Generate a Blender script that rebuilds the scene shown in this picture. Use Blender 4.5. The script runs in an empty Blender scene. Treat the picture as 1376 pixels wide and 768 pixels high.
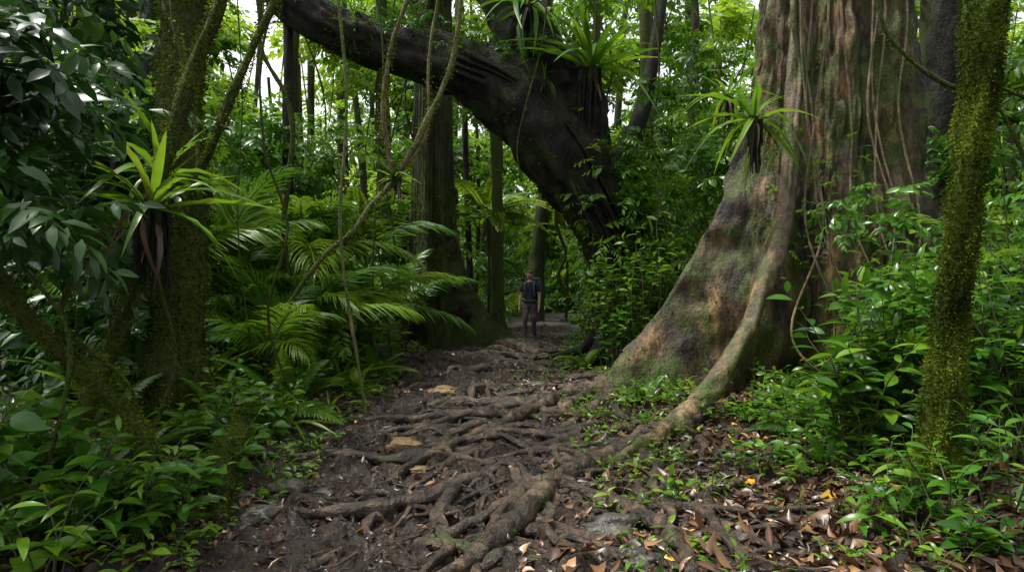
import bpy, math, numpy as np
R_=np.random.default_rng(11)
U=lambda a,b,n=None: R_.uniform(a,b,n)
PI=math.pi
scene=bpy.context.scene
# ---------------------------------------------------------------- noise
def _h(xi,yi,s):
    n=xi*374761393+yi*668265263+s*1442695041
    n=(n^(n>>13))*1274126177
    n=n^(n>>16)
    return (n&0xffff)/65535.0
def vn(x,y,s=0):
    x=np.asarray(x,float);y=np.asarray(y,float)
    xf=np.floor(x);yf=np.floor(y)
    xi=xf.astype(np.int64);yi=yf.astype(np.int64)
    u=x-xf;v=y-yf;u=u*u*(3-2*u);v=v*v*(3-2*v)
    with np.errstate(over='ignore'):
        a=_h(xi,yi,s);b=_h(xi+1,yi,s);c=_h(xi,yi+1,s);d=_h(xi+1,yi+1,s)
    return (a*(1-u)+b*u)*(1-v)+(c*(1-u)+d*u)*v-0.5
def pathc(y):
    return np.interp(y,[0,4,8,11,14,18,24,40,80],[-.5,-.45,-.5,-.6,-.25,.46,1.2,3,8])
def height(x,y):
    x=np.asarray(x,float);y=np.asarray(y,float)
    dx=x-pathc(y)
    z=0.012*np.clip(y-5,0,40)+.22*np.clip(y-48,0,60)  # last term: far hill, added to block the light along the horizon
    z=z+.9*(1-np.exp(-np.clip(dx-1.3,0,30)*.12))+.9*(1-np.exp(-np.clip(-dx-1.25,0,30)*.2))
    z=z+.12*vn(x*.7,y*.7,1)+.05*vn(x*2.1,y*2.1,2)+.03*vn(x*6,y*6,3)
    return z
# ---------------------------------------------------------------- mesh buffer
class Buf:
    def __init__(s): s.v=[];s.f=[];s.m=[];s.t=[];s.n=0
    def add(s,V,F,tint=0.5,mat=0):
        V=np.asarray(V,float).reshape(-1,3);F=np.asarray(F,np.int64)
        s.v.append(V);s.f.append(F+s.n);s.m.append(np.full(len(F),mat))
        s.t.append(np.broadcast_to(np.asarray(tint,float),(len(V),)).copy());s.n+=len(V)
    def inst(s,tpl,P,R,S,tint,mat=0):
        TV,TF=tpl;m=len(P)
        if m==0:return
        S=np.asarray(S,float)
        if S.ndim==0:S=np.full((m,3),float(S))
        if S.ndim==1:S=np.repeat(S[:,None],3,1)
        V=np.einsum('mij,mnj->mni',R,TV[None]*S[:,None,:])+P[:,None,:]
        F=(TF[None]+(np.arange(m)*len(TV))[:,None,None]).reshape(-1,TF.shape[1])
        tint=np.broadcast_to(np.asarray(tint,float),(m,))
        tt=np.repeat(tint,len(TV))+R_.normal(0,.05,m*len(TV))
        s.add(V.reshape(-1,3),F,tt,mat)
    def finish(s,name,mats,origin=(0,0,0),smooth=True):
        V=np.concatenate(s.v)-np.array(origin)
        t=np.concatenate(s.t)
        loops=np.concatenate([f.ravel() for f in s.f])
        tot=np.concatenate([np.full(len(f),f.shape[1]) for f in s.f])
        st=np.concatenate([[0],np.cumsum(tot)[:-1]])
        me=bpy.data.meshes.new(name)
        me.vertices.add(len(V));me.vertices.foreach_set('co',V.ravel().astype(np.float32))
        me.loops.add(len(loops));me.loops.foreach_set('vertex_index',loops.astype(np.int32))
        me.polygons.add(len(tot));me.polygons.foreach_set('loop_start',st.astype(np.int32))
        me.polygons.foreach_set('material_index',np.concatenate(s.m).astype(np.int32))
        me.polygons.foreach_set('use_smooth',np.full(len(tot),smooth))
        a=me.attributes.new('tint','FLOAT','POINT');a.data.foreach_set('value',t.astype(np.float32))
        me.update(calc_edges=True)
        for m in mats: me.materials.append(m)
        o=bpy.data.objects.new(name,me);o.location=origin
        scene.collection.objects.link(o)
        return o
def nrm(a): return a/np.maximum(np.linalg.norm(a,axis=-1,keepdims=True),1e-9)
def frames(D,roll=0.):
    D=nrm(np.asarray(D,float));up=np.zeros_like(D);up[:,2]=1
    up[np.abs(D[:,2])>.985]=[.3,.9,.1]
    X=nrm(np.cross(D,up));Z=np.cross(X,D)
    r=np.broadcast_to(np.asarray(roll,float),(len(D),))[:,None]
    X2=X*np.cos(r)+Z*np.sin(r);Z2=np.cross(X2,D)
    return np.stack([X2,D,Z2],-1)
# ---------------------------------------------------------------- tubes
def resample(pts,n):
    P=np.asarray(pts,float);k=len(P)
    E=np.vstack([2*P[0]-P[1],P,2*P[-1]-P[-2]])
    t=np.linspace(0,k-1-1e-6,n);i=t.astype(int);u=(t-i)[:,None]
    a,b,c,d=E[i],E[i+1],E[i+2],E[i+3]
    return .5*((2*b)+(c-a)*u+(2*a-5*b+4*c-d)*u*u+(3*b-a-3*c+d)*u**3)
def tube(buf,pts,radii,nseg=10,step=.08,rough=.12,freq=3.,mat=0,tint=.5,seed=0,cap=True,ridge=0.):
    pts=np.asarray(pts,float);L=np.linalg.norm(np.diff(pts,axis=0),axis=1).sum()
    n=max(4,int(L/step));C=resample(np.column_stack([pts,radii]),n);r=np.maximum(C[:,3],.0008);C=C[:,:3]
    T=nrm(np.gradient(C,axis=0))
    N=np.zeros_like(C);a=np.cross(T[0],[0.3,.2,1]);
    if np.linalg.norm(a)<.1:a=np.cross(T[0],[1,0,0])
    N[0]=a/np.linalg.norm(a)
    for i in range(1,n):
        v=N[i-1]-T[i]*np.dot(N[i-1],T[i]);N[i]=v/np.linalg.norm(v)
    B=np.cross(T,N)
    th=np.linspace(0,2*PI,nseg,endpoint=False);s=np.linspace(0,L,n)[:,None]
    q=freq
    rr=r[:,None]*(1+rough*2*vn(1.3*np.cos(th)[None]+s*q*.7+seed*7.1,1.3*np.sin(th)[None]+s*q*.4,seed)+rough*1.2*vn(3*np.cos(th)[None]+s*q*2+seed*7.1,3*np.sin(th)[None]-s*q*1.3,seed+5))
    if ridge: rr=rr*(1+ridge*np.sin(th[None]*5+s*.8+1.5*np.sin(s*.7))+ridge*.7*np.sin(th[None]*11-s*.5+np.sin(s*1.9))+ridge*2*vn(5*np.cos(th)[None]+s*1.1,5*np.sin(th)[None]+s*.3,seed+9))
    O=rr[...,None]*(np.cos(th)[None,:,None]*N[:,None]+np.sin(th)[None,:,None]*B[:,None])
    V=C[:,None]+O
    i=np.arange(n-1)[:,None]*nseg;j=np.arange(nseg)[None];j2=(j+1)%nseg
    F=np.stack([i+j,i+j2,i+nseg+j2,i+nseg+j],-1).reshape(-1,4)
    buf.add(V.reshape(-1,3),F,tint,mat)
    if cap:
        buf.add(np.vstack([V[-1],C[-1:]+T[-1:]*r[-1]*.6]),[[k,(k+1)%nseg,nseg] for k in range(nseg)],tint,mat)
    return V.reshape(-1,3),nrm(O).reshape(-1,3)
# ---------------------------------------------------------------- leaf templates
def leaf_tpl(W=.3,rows=5,fold=.25,droop=.25,p=.85,wave=0.):
    t=np.linspace(0,1,rows+1);w=W/2*np.sin(PI*t**p)**.85+W*.012
    w[0]=W*.03
    V=[]
    for k,(tt,ww) in enumerate(zip(t,w)):
        z=-droop*tt*tt;y=tt*(1-.3*droop*tt);wz=wave*math.sin(k*2.1)
        V+=[[-ww,y,z+fold*ww+wz*ww],[0,y,z],[ww,y,z+fold*ww-wz*ww]]
    F=[]
    for k in range(rows):
        a=k*3
        F+=[[a,a+1,a+4,a+3],[a+1,a+2,a+5,a+4]]
    return np.array(V,float),np.array(F)
def diamond(W=.35,fold=.3,droop=.15):
    return (np.array([[0,0,0],[W/2,.45,fold*W/2-droop*.2],[0,1,-droop],[-W/2,.45,fold*W/2-droop*.2]],float),np.array([[0,1,2],[0,2,3]]))
LEAF=leaf_tpl(W=.36);LEAFW=leaf_tpl(W=.46,rows=6,droop=.3);LEAFN=leaf_tpl(W=.24,rows=6,droop=.45)
def spray_tpl(n,seed,low=True,W=.42,span=70,ll=.42):
    r=np.random.default_rng(seed);b=Buf()
    P=[];D=[];S=[]
    for i in range(n):
        t=(i+1)/n;side=1 if i%2 else -1
        a=math.radians(span*(1-.75*t**3))*side+r.normal(0,.15)
        P.append([.03*math.sin(4*t),t*.8,-.22*t*t]);D.append([math.sin(a),math.cos(a),-.25+r.normal(0,.22)-.2*t]);S.append(ll*(1-.35*t)*r.uniform(.75,1.15))
    R=frames(np.array(D),r.normal(0,.35,n))
    b.inst(diamond(W) if low else leaf_tpl(W=W*.85,rows=3,droop=.25),np.array(P),R,np.array(S),.5)
    V=np.concatenate(b.v);F=np.concatenate(b.f)
    return V,F
SPR=[spray_tpl(11,s) for s in range(5)]+[spray_tpl(15,9,W=.3,ll=.3)]
SPRH=[spray_tpl(11,s+20,low=False) for s in range(4)]
def sprays(buf,P,size,tint,tpls=SPR,mat=0,elev=(-.5,.5),az=None):
    m=len(P)
    a=U(0,2*PI,m) if az is None else az
    e=U(elev[0],elev[1],m)
    D=np.stack([np.cos(e)*np.cos(a),np.cos(e)*np.sin(a),np.sin(e)],-1)
    R=frames(D,R_.normal(0,.4,m));k=R_.integers(0,len(tpls),m)
    size=np.broadcast_to(size,(m,));tint=np.broadcast_to(tint,(m,))
    for i,t in enumerate(tpls):
        q=k==i;buf.inst(t,P[q],R[q],size[q],tint[q],mat)
def frond_tpl(pairs=30,L=1.,ll=.32,W=.09,arch=.55,droop=.35,vee=.35,taper=.6,rows=3,ang=55,seed=0):
    r=np.random.default_rng(seed)
    t=np.linspace(0,1,24)
    a=arch*.9-t*arch*2.4
    C=np.stack([0*t,np.cumsum(np.cos(a))/24*L,np.cumsum(np.sin(a))/24*L],-1)
    b=Buf();tube(b,C,np.interp(t,[0,1],[.009,.002])*L,4,L/16,0)
    P=[];D=[];S=[]
    for i in range(pairs):
        u=.14+.86*(i+1)/pairs;c=np.array([0,np.interp(u,t,C[:,1]),np.interp(u,t,C[:,2])]);aa=np.interp(u,t,a)
        T=np.array([0,math.cos(aa),math.sin(aa)]);N=np.array([0,-math.sin(aa),math.cos(aa)])
        for sd in (-1,1):
            an=math.radians(ang*(1-.55*u**3))+r.normal(0,.07)
            d=np.array([sd*math.sin(an),0,0])+T*math.cos(an)+N*vee*r.uniform(.3,1.3)
            P.append(c);D.append(d);S.append(L*ll*(math.sin(PI*min(1,(u*.86+.14)**taper*.97))**.55+.05)*r.uniform(.85,1.05))
    S=np.array(S);R=frames(np.array(D))
    lt=leaf_tpl(W=W/.32,rows=rows,droop=droop,p=.6)
    b.inst(lt,np.array(P),R,S,.5)
    return np.concatenate(b.v),[f for f in b.f]
def inst_multi(buf,tpl,P,R,S,tint,mat=0):
    V,Fs=tpl
    quads=np.concatenate([f for f in Fs if f.shape[1]==4])
    buf.inst((V,quads),P,R,S,tint,mat)
PALM=[frond_tpl(40,seed=s,arch=.5+.12*s,W=.021+.003*s,ll=.36,droop=.55) for s in range(3)]
FERN=[frond_tpl(30,seed=s+5,arch=.5,ll=.2,W=.1,droop=.2,vee=.05,taper=.45,ang=75) for s in range(2)]
def rosette(buf,base,n,length,tpls,elev=(.2,1.2),tint=.5,mat=0,jit=.3):
    a=np.arange(n)*2.39996+U(0,6)+R_.normal(0,.3,n)
    e=np.linspace(elev[1],elev[0],n)+R_.normal(0,.16,n)
    D=np.stack([np.cos(e)*np.cos(a),np.cos(e)*np.sin(a),np.sin(e)],-1)
    P=np.repeat(np.array(base,float)[None],n,0)+D*[.04,.04,0]
    S=length*U(1-jit*1.4,1.1,n);k=R_.integers(0,len(tpls),n);R=frames(D,R_.normal(0,.25,n))
    ti=np.clip(tint+R_.normal(0,.17,n),0,1)
    for i,t in enumerate(tpls):
        q=k==i
        if isinstance(t[1],list): inst_multi(buf,t,P[q],R[q],S[q],ti[q],mat)
        else: buf.inst(t,P[q],R[q],S[q],ti[q],mat)
STRAP=[leaf_tpl(W=.085,rows=12,droop=d,p=.75,fold=.5,wave=.25) for d in (.25,.55,.9)]
BLADE=[leaf_tpl(W=.065,rows=9,droop=d,p=.6,fold=.4) for d in (.35,.65,.95)]
BROAD=[leaf_tpl(W=.34,rows=8,droop=d,p=.8,fold=.3,wave=.12) for d in (.2,.45)]
def shrub(buf,x,y,H,spread,nst,ll,per=9,tint=.5,tpl=LEAF,z0=None,mat=0,smat=1,lean=(0,0)):
    z=float(height(x,y)) if z0 is None else z0
    P=[];D=[];S=[]
    for k in range(nst):
        a=U(0,2*PI);hh=H*U(.55,1.05);sp=spread*U(.3,1.);b=np.array([x+U(-.1,.1),y+U(-.1,.1),z-.03])
        t=np.linspace(0,1,9)[:,None];kink=np.array([U(-.06,.06),U(-.06,.06),0])*H
        C=b+np.array([math.cos(a)*sp+lean[0],math.sin(a)*sp+lean[1],0])*t**1.5+np.array([0,0,1])*hh*t*(1-.22*t*t)+kink*np.sin(5*t)
        tube(buf,C,np.linspace(.004+.004*H,.002,9),4,.12,0,mat=smat,cap=False)
        n=int(per*U(.7,1.3));g=U(0,6)
        for i in range(n):
            u=.18+.82*(i+1)/n;f=u*8;i0=min(7,int(f));c=C[i0]+(C[i0+1]-C[i0])*(f-i0)
            T=nrm(C[i0+1]-C[i0]);g+=2.4
            d=np.array([math.cos(g),math.sin(g),U(-.35,.3)])+T*(.35+ (1.2 if i==n-1 else 0))
            P.append(c);D.append(d);S.append(ll*U(.55,1.2)*(1-.25*(u>.93)))
    P=np.array(P);m=len(P)
    buf.inst(tpl,P,frames(np.array(D),R_.normal(0,.4,m)),np.array(S),np.clip(tint+R_.normal(0,.2,m),0,1),mat)
# ---------------------------------------------------------------- materials
def newmat(n):
    m=bpy.data.materials.new(n);m.use_nodes=True;nt=m.node_tree;nt.nodes.clear()
    return m,nt,nt.nodes,nt.links
def ramp(N,els):
    r=N.new('ShaderNodeValToRGB');e=r.color_ramp.elements
    while len(e)<len(els): e.new(.5)
    for i,(p,c) in enumerate(els): e[i].position=p;e[i].color=(*c,1)
    return r
def leaf_mat(name,els,rough=.38,trans=.3,boost=1.6,spec=.38):
    m,nt,N,L=newmat(name)
    at=N.new('ShaderNodeAttribute');at.attribute_name='tint'
    r=ramp(N,els);L.new(at.outputs['Fac'],r.inputs['Fac'])
    p=N.new('ShaderNodeBsdfPrincipled');L.new(r.outputs[0],p.inputs['Base Color']);p.inputs['Roughness'].default_value=rough;p.inputs['Specular IOR Level'].default_value=spec
    o=N.new('ShaderNodeOutputMaterial')
    if trans>0:
        hs=N.new('ShaderNodeHueSaturation');hs.inputs['Value'].default_value=boost;hs.inputs['Hue'].default_value=.485;L.new(r.outputs[0],hs.inputs['Color'])
        tr=N.new('ShaderNodeBsdfTranslucent');L.new(hs.outputs[0],tr.inputs['Color'])
        mx=N.new('ShaderNodeMixShader');mx.inputs[0].default_value=trans;L.new(p.outputs[0],mx.inputs[1]);L.new(tr.outputs[0],mx.inputs[2]);L.new(mx.outputs[0],o.inputs[0])
    else: L.new(p.outputs[0],o.inputs[0])
    return m
def bark_mat(name,c1,c2,c3,moss=.4,mcol=(.05,.075,.012),zs=.35,sc=6.,rough=.75,bump=.6,stain=0.,spec=.35):
    m,nt,N,L=newmat(name)
    tc=N.new('ShaderNodeTexCoord');mp=N.new('ShaderNodeMapping');mp.inputs['Scale'].default_value=(1,1,zs);L.new(tc.outputs['Object'],mp.inputs[0])
    n1=N.new('ShaderNodeTexNoise');n1.inputs['Scale'].default_value=sc;n1.inputs['Detail'].default_value=6;n1.inputs['Roughness'].default_value=.72;L.new(mp.outputs[0],n1.inputs['Vector'])
    r=ramp(N,[(.36,c1),(.5,c2),(.64,c3)]);L.new(n1.outputs['Fac'],r.inputs['Fac'])
    col=r.outputs[0]
    if stain>0:
        m2=N.new('ShaderNodeMapping');m2.inputs['Scale'].default_value=(1,1,.28);m2.inputs['Location'].default_value=(3,1,2);L.new(tc.outputs['Object'],m2.inputs[0])
        ns=N.new('ShaderNodeTexNoise');ns.inputs['Scale'].default_value=1.6;ns.inputs['Detail'].default_value=5;ns.inputs['Roughness'].default_value=.65;L.new(m2.outputs[0],ns.inputs['Vector'])
        rs=ramp(N,[(.43,(1-stain,)*3),(.58,(1.,1.,1.))]);L.new(ns.outputs['Fac'],rs.inputs['Fac'])
        mu=N.new('ShaderNodeMix');mu.data_type='RGBA';mu.blend_type='MULTIPLY';mu.inputs[0].default_value=1;L.new(col,mu.inputs[6]);L.new(rs.outputs[0],mu.inputs[7]);col=mu.outputs[2]
    n2=N.new('ShaderNodeTexNoise');n2.inputs['Scale'].default_value=1.7;n2.inputs['Detail'].default_value=6;n2.inputs['Roughness'].default_value=.72;L.new(tc.outputs['Object'],n2.inputs['Vector'])
    e=.68-moss*.4
    r2=ramp(N,[(e-.05,(0,0,0)),(e+.05,(1,1,1))]);L.new(n2.outputs['Fac'],r2.inputs['Fac'])
    n3=N.new('ShaderNodeTexNoise');n3.inputs['Scale'].default_value=45;n3.inputs['Detail'].default_value=3;L.new(tc.outputs['Object'],n3.inputs['Vector'])
    rm=ramp(N,[(.3,tuple(c*.3 for c in mcol)),(.7,tuple(c*1.5 for c in mcol))]);L.new(n3.outputs['Fac'],rm.inputs['Fac'])
    mx=N.new('ShaderNodeMix');mx.data_type='RGBA';L.new(r2.outputs[0],mx.inputs[0]);L.new(col,mx.inputs[6]);L.new(rm.outputs[0],mx.inputs[7])
    p=N.new('ShaderNodeBsdfPrincipled');L.new(mx.outputs[2],p.inputs['Base Color']);p.inputs['Roughness'].default_value=rough;p.inputs['Specular IOR Level'].default_value=spec
    b1=N.new('ShaderNodeBump');b1.inputs['Strength'].default_value=bump;b1.inputs['Distance'].default_value=.08;L.new(n1.outputs['Fac'],b1.inputs['Height'])
    b2=N.new('ShaderNodeBump');b2.inputs['Strength'].default_value=.4;b2.inputs['Distance'].default_value=.015;L.new(n3.outputs['Fac'],b2.inputs['Height']);L.new(b1.outputs[0],b2.inputs['Normal']);L.new(b2.outputs[0],p.inputs['Normal'])
    o=N.new('ShaderNodeOutputMaterial');L.new(p.outputs[0],o.inputs[0])
    return m
def soil_mat(name,cols,r0,r1,sc=3,bump=.8):
    m,nt,N,L=newmat(name)
    tc=N.new('ShaderNodeTexCoord')
    n1=N.new('ShaderNodeTexNoise');n1.inputs['Scale'].default_value=sc;n1.inputs['Detail'].default_value=8;n1.inputs['Roughness'].default_value=.78;L.new(tc.outputs['Object'],n1.inputs['Vector'])
    r=ramp(N,[(.38,cols[0]),(.5,cols[1]),(.62,cols[2])]);L.new(n1.outputs['Fac'],r.inputs['Fac'])
    n2=N.new('ShaderNodeTexNoise');n2.inputs['Scale'].default_value=sc*.7;n2.inputs['Detail'].default_value=4;L.new(tc.outputs['Object'],n2.inputs['Vector'])
    rr=N.new('ShaderNodeMapRange');rr.inputs[1].default_value=.42;rr.inputs[2].default_value=.58;rr.inputs[3].default_value=r0;rr.inputs[4].default_value=r1;L.new(n2.outputs['Fac'],rr.inputs[0])
    n3=N.new('ShaderNodeTexNoise');n3.inputs['Scale'].default_value=24;n3.inputs['Detail'].default_value=6;n3.inputs['Roughness'].default_value=.7;L.new(tc.outputs['Object'],n3.inputs['Vector'])
    p=N.new('ShaderNodeBsdfPrincipled');L.new(r.outputs[0],p.inputs['Base Color']);L.new(rr.outputs[0],p.inputs['Roughness'])
    b=N.new('ShaderNodeBump');b.inputs['Strength'].default_value=bump;b.inputs['Distance'].default_value=.06;L.new(n3.outputs['Fac'],b.inputs['Height']);L.new(b.outputs[0],p.inputs['Normal'])
    o=N.new('ShaderNodeOutputMaterial');L.new(p.outputs[0],o.inputs[0]);return m
def plain(name,c,rough=.6,nsc=60,var=.3):
    m,nt,N,L=newmat(name);tc=N.new('ShaderNodeTexCoord');n=N.new('ShaderNodeTexNoise');n.inputs['Scale'].default_value=nsc;n.inputs['Detail'].default_value=1;L.new(tc.outputs['Object'],n.inputs['Vector'])
    r=ramp(N,[(.3,tuple(v*(1-var) for v in c)),(.7,tuple(v*(1+var) for v in c))]);L.new(n.outputs['Fac'],r.inputs['Fac'])
    p=N.new('ShaderNodeBsdfPrincipled');L.new(r.outputs[0],p.inputs['Base Color']);p.inputs['Roughness'].default_value=rough
    o=N.new('ShaderNodeOutputMaterial');L.new(p.outputs[0],o.inputs[0]);return m
G_FAR=leaf_mat('canopy_leaves',[(0,(.012,.048,.004)),(.5,(.05,.135,.007)),(1,(.17,.28,.016))],rough=.45,trans=.42,boost=2.1,spec=.3)
G_MID=leaf_mat('shrub_leaves',[(0,(.010,.044,.005)),(.5,(.038,.125,.008)),(1,(.12,.23,.012))],rough=.3,trans=.3,boost=2.)
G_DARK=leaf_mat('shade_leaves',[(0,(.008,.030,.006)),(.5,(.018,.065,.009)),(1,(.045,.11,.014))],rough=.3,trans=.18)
G_FERN=leaf_mat('fern_leaves',[(0,(.018,.062,.005)),(.5,(.055,.15,.008)),(1,(.15,.25,.016))],rough=.34,trans=.32,boost=1.9)
G_MOSS=leaf_mat('moss_leaves',[(0,(.015,.025,.003)),(.5,(.055,.085,.006)),(1,(.14,.18,.012))],rough=.85,trans=.2,spec=.1)
LITTER=leaf_mat('dead_leaves',[(0,(.014,.008,.005)),(.3,(.06,.030,.015)),(.6,(.15,.078,.036)),(.85,(.32,.18,.085)),(1,(.6,.34,.03))],rough=.36,trans=.08,boost=1.2,spec=.5)
STEM=plain('green_stem',(.04,.05,.016),.6)
B_BIG=bark_mat('buttress_bark',(.012,.007,.003),(.085,.052,.023),(.27,.165,.07),moss=.42,mcol=(.045,.065,.006),zs=.35,sc=4.5,rough=.6,bump=1.,stain=.85)
B_DARK=bark_mat('wet_dark_bark',(.002,.0016,.0012),(.008,.006,.004),(.028,.021,.013),moss=.36,mcol=(.014,.024,.003),rough=.65,stain=.5,bump=1.,spec=.25)
B_MID=bark_mat('grey_brown_bark',(.008,.006,.004),(.032,.025,.015),(.09,.07,.042),moss=.5,mcol=(.03,.05,.006),rough=.75,zs=.25,stain=.7,spec=.25)
B_MOSS=bark_mat('mossy_bark',(.010,.008,.005),(.028,.022,.012),(.07,.054,.034),moss=.72,mcol=(.04,.06,.006),bump=1.,spec=.2)
B_POST=bark_mat('thick_moss',(.02,.02,.008),(.04,.045,.014),(.08,.075,.03),moss=.8,mcol=(.055,.085,.009),bump=1.,spec=.1)
B_ROOT=bark_mat('root_bark',(.012,.0075,.005),(.065,.041,.025),(.2,.135,.087),moss=.14,mcol=(.04,.06,.01),zs=1,sc=7,rough=.34,bump=1.,stain=.6,spec=.5)
B_LIANA=bark_mat('liana_bark',(.05,.042,.02),(.12,.105,.045),(.22,.19,.09),moss=.5,mcol=(.07,.11,.015),sc=12)
B_CREST=bark_mat('surface_root_bark',(.05,.034,.018),(.15,.105,.052),(.32,.23,.12),moss=.34,mcol=(.05,.075,.01),sc=8,zs=.6,rough=.5,stain=.5)
GROUND=soil_mat('forest_floor',[(.005,.0032,.0022),(.018,.011,.006),(.045,.028,.016)],.5,.8,sc=6,bump=1.)
MUD=soil_mat('wet_mud',[(.005,.0033,.0022),(.024,.0155,.0095),(.08,.053,.034)],.12,.4,sc=6,bump=1.)
ROCK=bark_mat('wet_rock',(.018,.016,.013),(.05,.044,.036),(.11,.10,.08),moss=.25,zs=1,sc=5,rough=.35,spec=.5)
ROCKT=bark_mat('tan_rock',(.08,.05,.02),(.17,.11,.045),(.28,.19,.085),moss=.05,zs=1,sc=5,rough=.45)
# ---------------------------------------------------------------- ground
def grid(xs,ys,zf):
    X,Y=np.meshgrid(xs,ys);Z=zf(X,Y);nx=len(xs);ny=len(ys)
    i=np.arange(ny-1)[:,None]*nx;j=np.arange(nx-1)[None]
    F=np.stack([i+j,i+j+1,i+nx+j+1,i+nx+j],-1).reshape(-1,4)
    return np.stack([X,Y,Z],-1).reshape(-1,3),F
xs=np.concatenate([-np.geomspace(150,7.2,30),np.arange(-7,7.01,.06),np.geomspace(7.2,150,30)])
ys=np.concatenate([[-60,-30,-12,-5,-1],np.arange(1,14,.06),np.arange(14,26,.15),np.geomspace(26,220,30)])
b=Buf();b.add(*grid(xs,ys,lambda x,y:height(x,y)+.025*vn(x*11,y*11,8)));b.finish('ground',[GROUND])
def mudz(x,y):
    dx=x-pathc(y);hw=np.interp(y,[3,8,12,20],[1.35,1.35,1.1,.8])
    m=1-np.abs(dx+.15)/hw
    m=np.where(dx>0,m-.25*np.clip(dx*2,0,1),m)
    rid=np.abs(vn(x*5,y*5,31))*2;r2=np.abs(vn(x*11+3,y*11,35))*2
    return height(x,y)+.09*np.clip(m,-1,.35)+.13*vn(x*2.6,y*2.6,32)*1+.09*(rid-.5)+.07*(r2-.5)+.07*vn(x*15,y*15,33)+.045*vn(x*31,y*31,34)+.02
b=Buf();b.add(*grid(np.arange(-2.6,2.2,.018),np.arange(2.4,21,.025),mudz));b.finish('muddy_path',[MUD])
def gz(x,y): return np.maximum(height(x,y),mudz(x,y)*(np.asarray(y)<21)+(np.asarray(y)>=21)*-9)
# ---------------------------------------------------------------- fin trunk
def fin_trunk(buf,cx,cy,H,r0,fins,lean=(0,0),zb=-.4,nz=90,mat=0,seed=0,flute=.06,nth=140,thick=.16):
    th=[np.linspace(0,2*PI,nth,endpoint=False)]
    for f in fins:
        q=np.linspace(-1,1,31);th.append(f['a']+np.sign(q)*q*q*.5)
    th=np.unique(np.round(np.mod(np.concatenate(th),2*PI),4));n=len(th)
    z=zb+(H-zb)*np.linspace(0,1,nz)**1.5
    base=np.interp(z,[zb,1,3,H],[r0*1.2,r0*1.05,r0,r0*.72])[:,None]
    Z=z[:,None];T=th[None]
    r=base*(1+flute*np.sin(5*T+seed)+flute*.6*np.sin(9*T+seed*2+Z*.3)+.10*vn(2*np.cos(T)+seed,2*np.sin(T)+Z*.5,seed)+.05*vn(6*np.cos(T)+seed,6*np.sin(T)+Z*1.2,seed+1))
    for f in fins:
        A=np.interp(z,f['z'],f['A'])[:,None];d=np.abs((T-f['a']-f.get('c',0)*A+PI)%(2*PI)-PI)
        tk=f.get('t',thick)*(1+.4*A)
        r=np.maximum(r,0)+A*np.exp(-(d*(base+A*.75)/tk)**1.15*.6)*(1+.06*vn(T*9,Z*2,seed+7))
    X=cx+lean[0]*(Z/H)+r*np.cos(T)+.10*vn(r*1.2+seed,Z*.8,seed+3)*(r>r0*1.2);Y=cy+lean[1]*(Z/H)+r*np.sin(T)+(.2*vn(r*1.4,Z*.9+seed,seed+4)+.14*vn(r*4,Z*3+seed,seed+5))*(r>r0*1.2)
    r2=(.06*vn(T*14,Z*3,seed+9)+.12*vn(T*20,Z*.8,seed+11)+.08*vn(T*34,Z*7,seed+12))*min(1,r0);X=X+r2*np.cos(T);Y=Y+r2*np.sin(T)
    V=np.stack([X,Y,np.broadcast_to(Z,X.shape)],-1)
    i=np.arange(nz-1)[:,None]*n;j=np.arange(n)[None];j2=(j+1)%n
    F=np.stack([i+j,i+j2,i+n+j2,i+n+j],-1).reshape(-1,4)
    buf.add(V.reshape(-1,3),F,.5,mat)
    Nn=np.stack([np.cos(T)+0*Z,np.sin(T)+0*Z,0*Z+0*T],-1)
    return V.reshape(-1,3),Nn.reshape(-1,3)
def fuzz(buf,V,Nn,n,size,mat,mask=None,tint=.5,sp=.02):
    k=R_.integers(0,len(V),n)
    if mask is not None: k=k[mask(V[k])]
    P=V[k]+R_.normal(0,sp,(len(k),3));D=Nn[k]+R_.normal(0,.6,(len(k),3));D[:,2]-=.35
    t=tint+1.0*vn(P[:,0]*5+P[:,1]*3,P[:,2]*5,91)
    buf.inst(diamond(.5),P,frames(D,U(0,6,len(k))),size*U(.5,1.5,len(k)),np.clip(t+R_.normal(0,.12,len(k)),0,1),mat)
def crown(buf,c,rad,n,size,mat,ncl=10):
    C=np.array(c)+nrm(R_.normal(0,1,(ncl,3)))*U(.3,1,ncl)[:,None]*np.array(rad)
    k=R_.integers(0,ncl,n);P=C[k]+R_.normal(0,.3,(n,3))*np.array(rad)*.55
    sprays(buf,P,size*U(.7,1.3,n),np.clip(.5+R_.normal(0,.12,n)+U(-.2,.2,ncl)[k],0,1),mat=mat)
    for q in C: tube(buf,[np.array(c)-[0,0,rad[2]],(np.array(c)+q)/2+[0,0,-.3],q],[.1,.05,.02],5,.4,.1)
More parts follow.
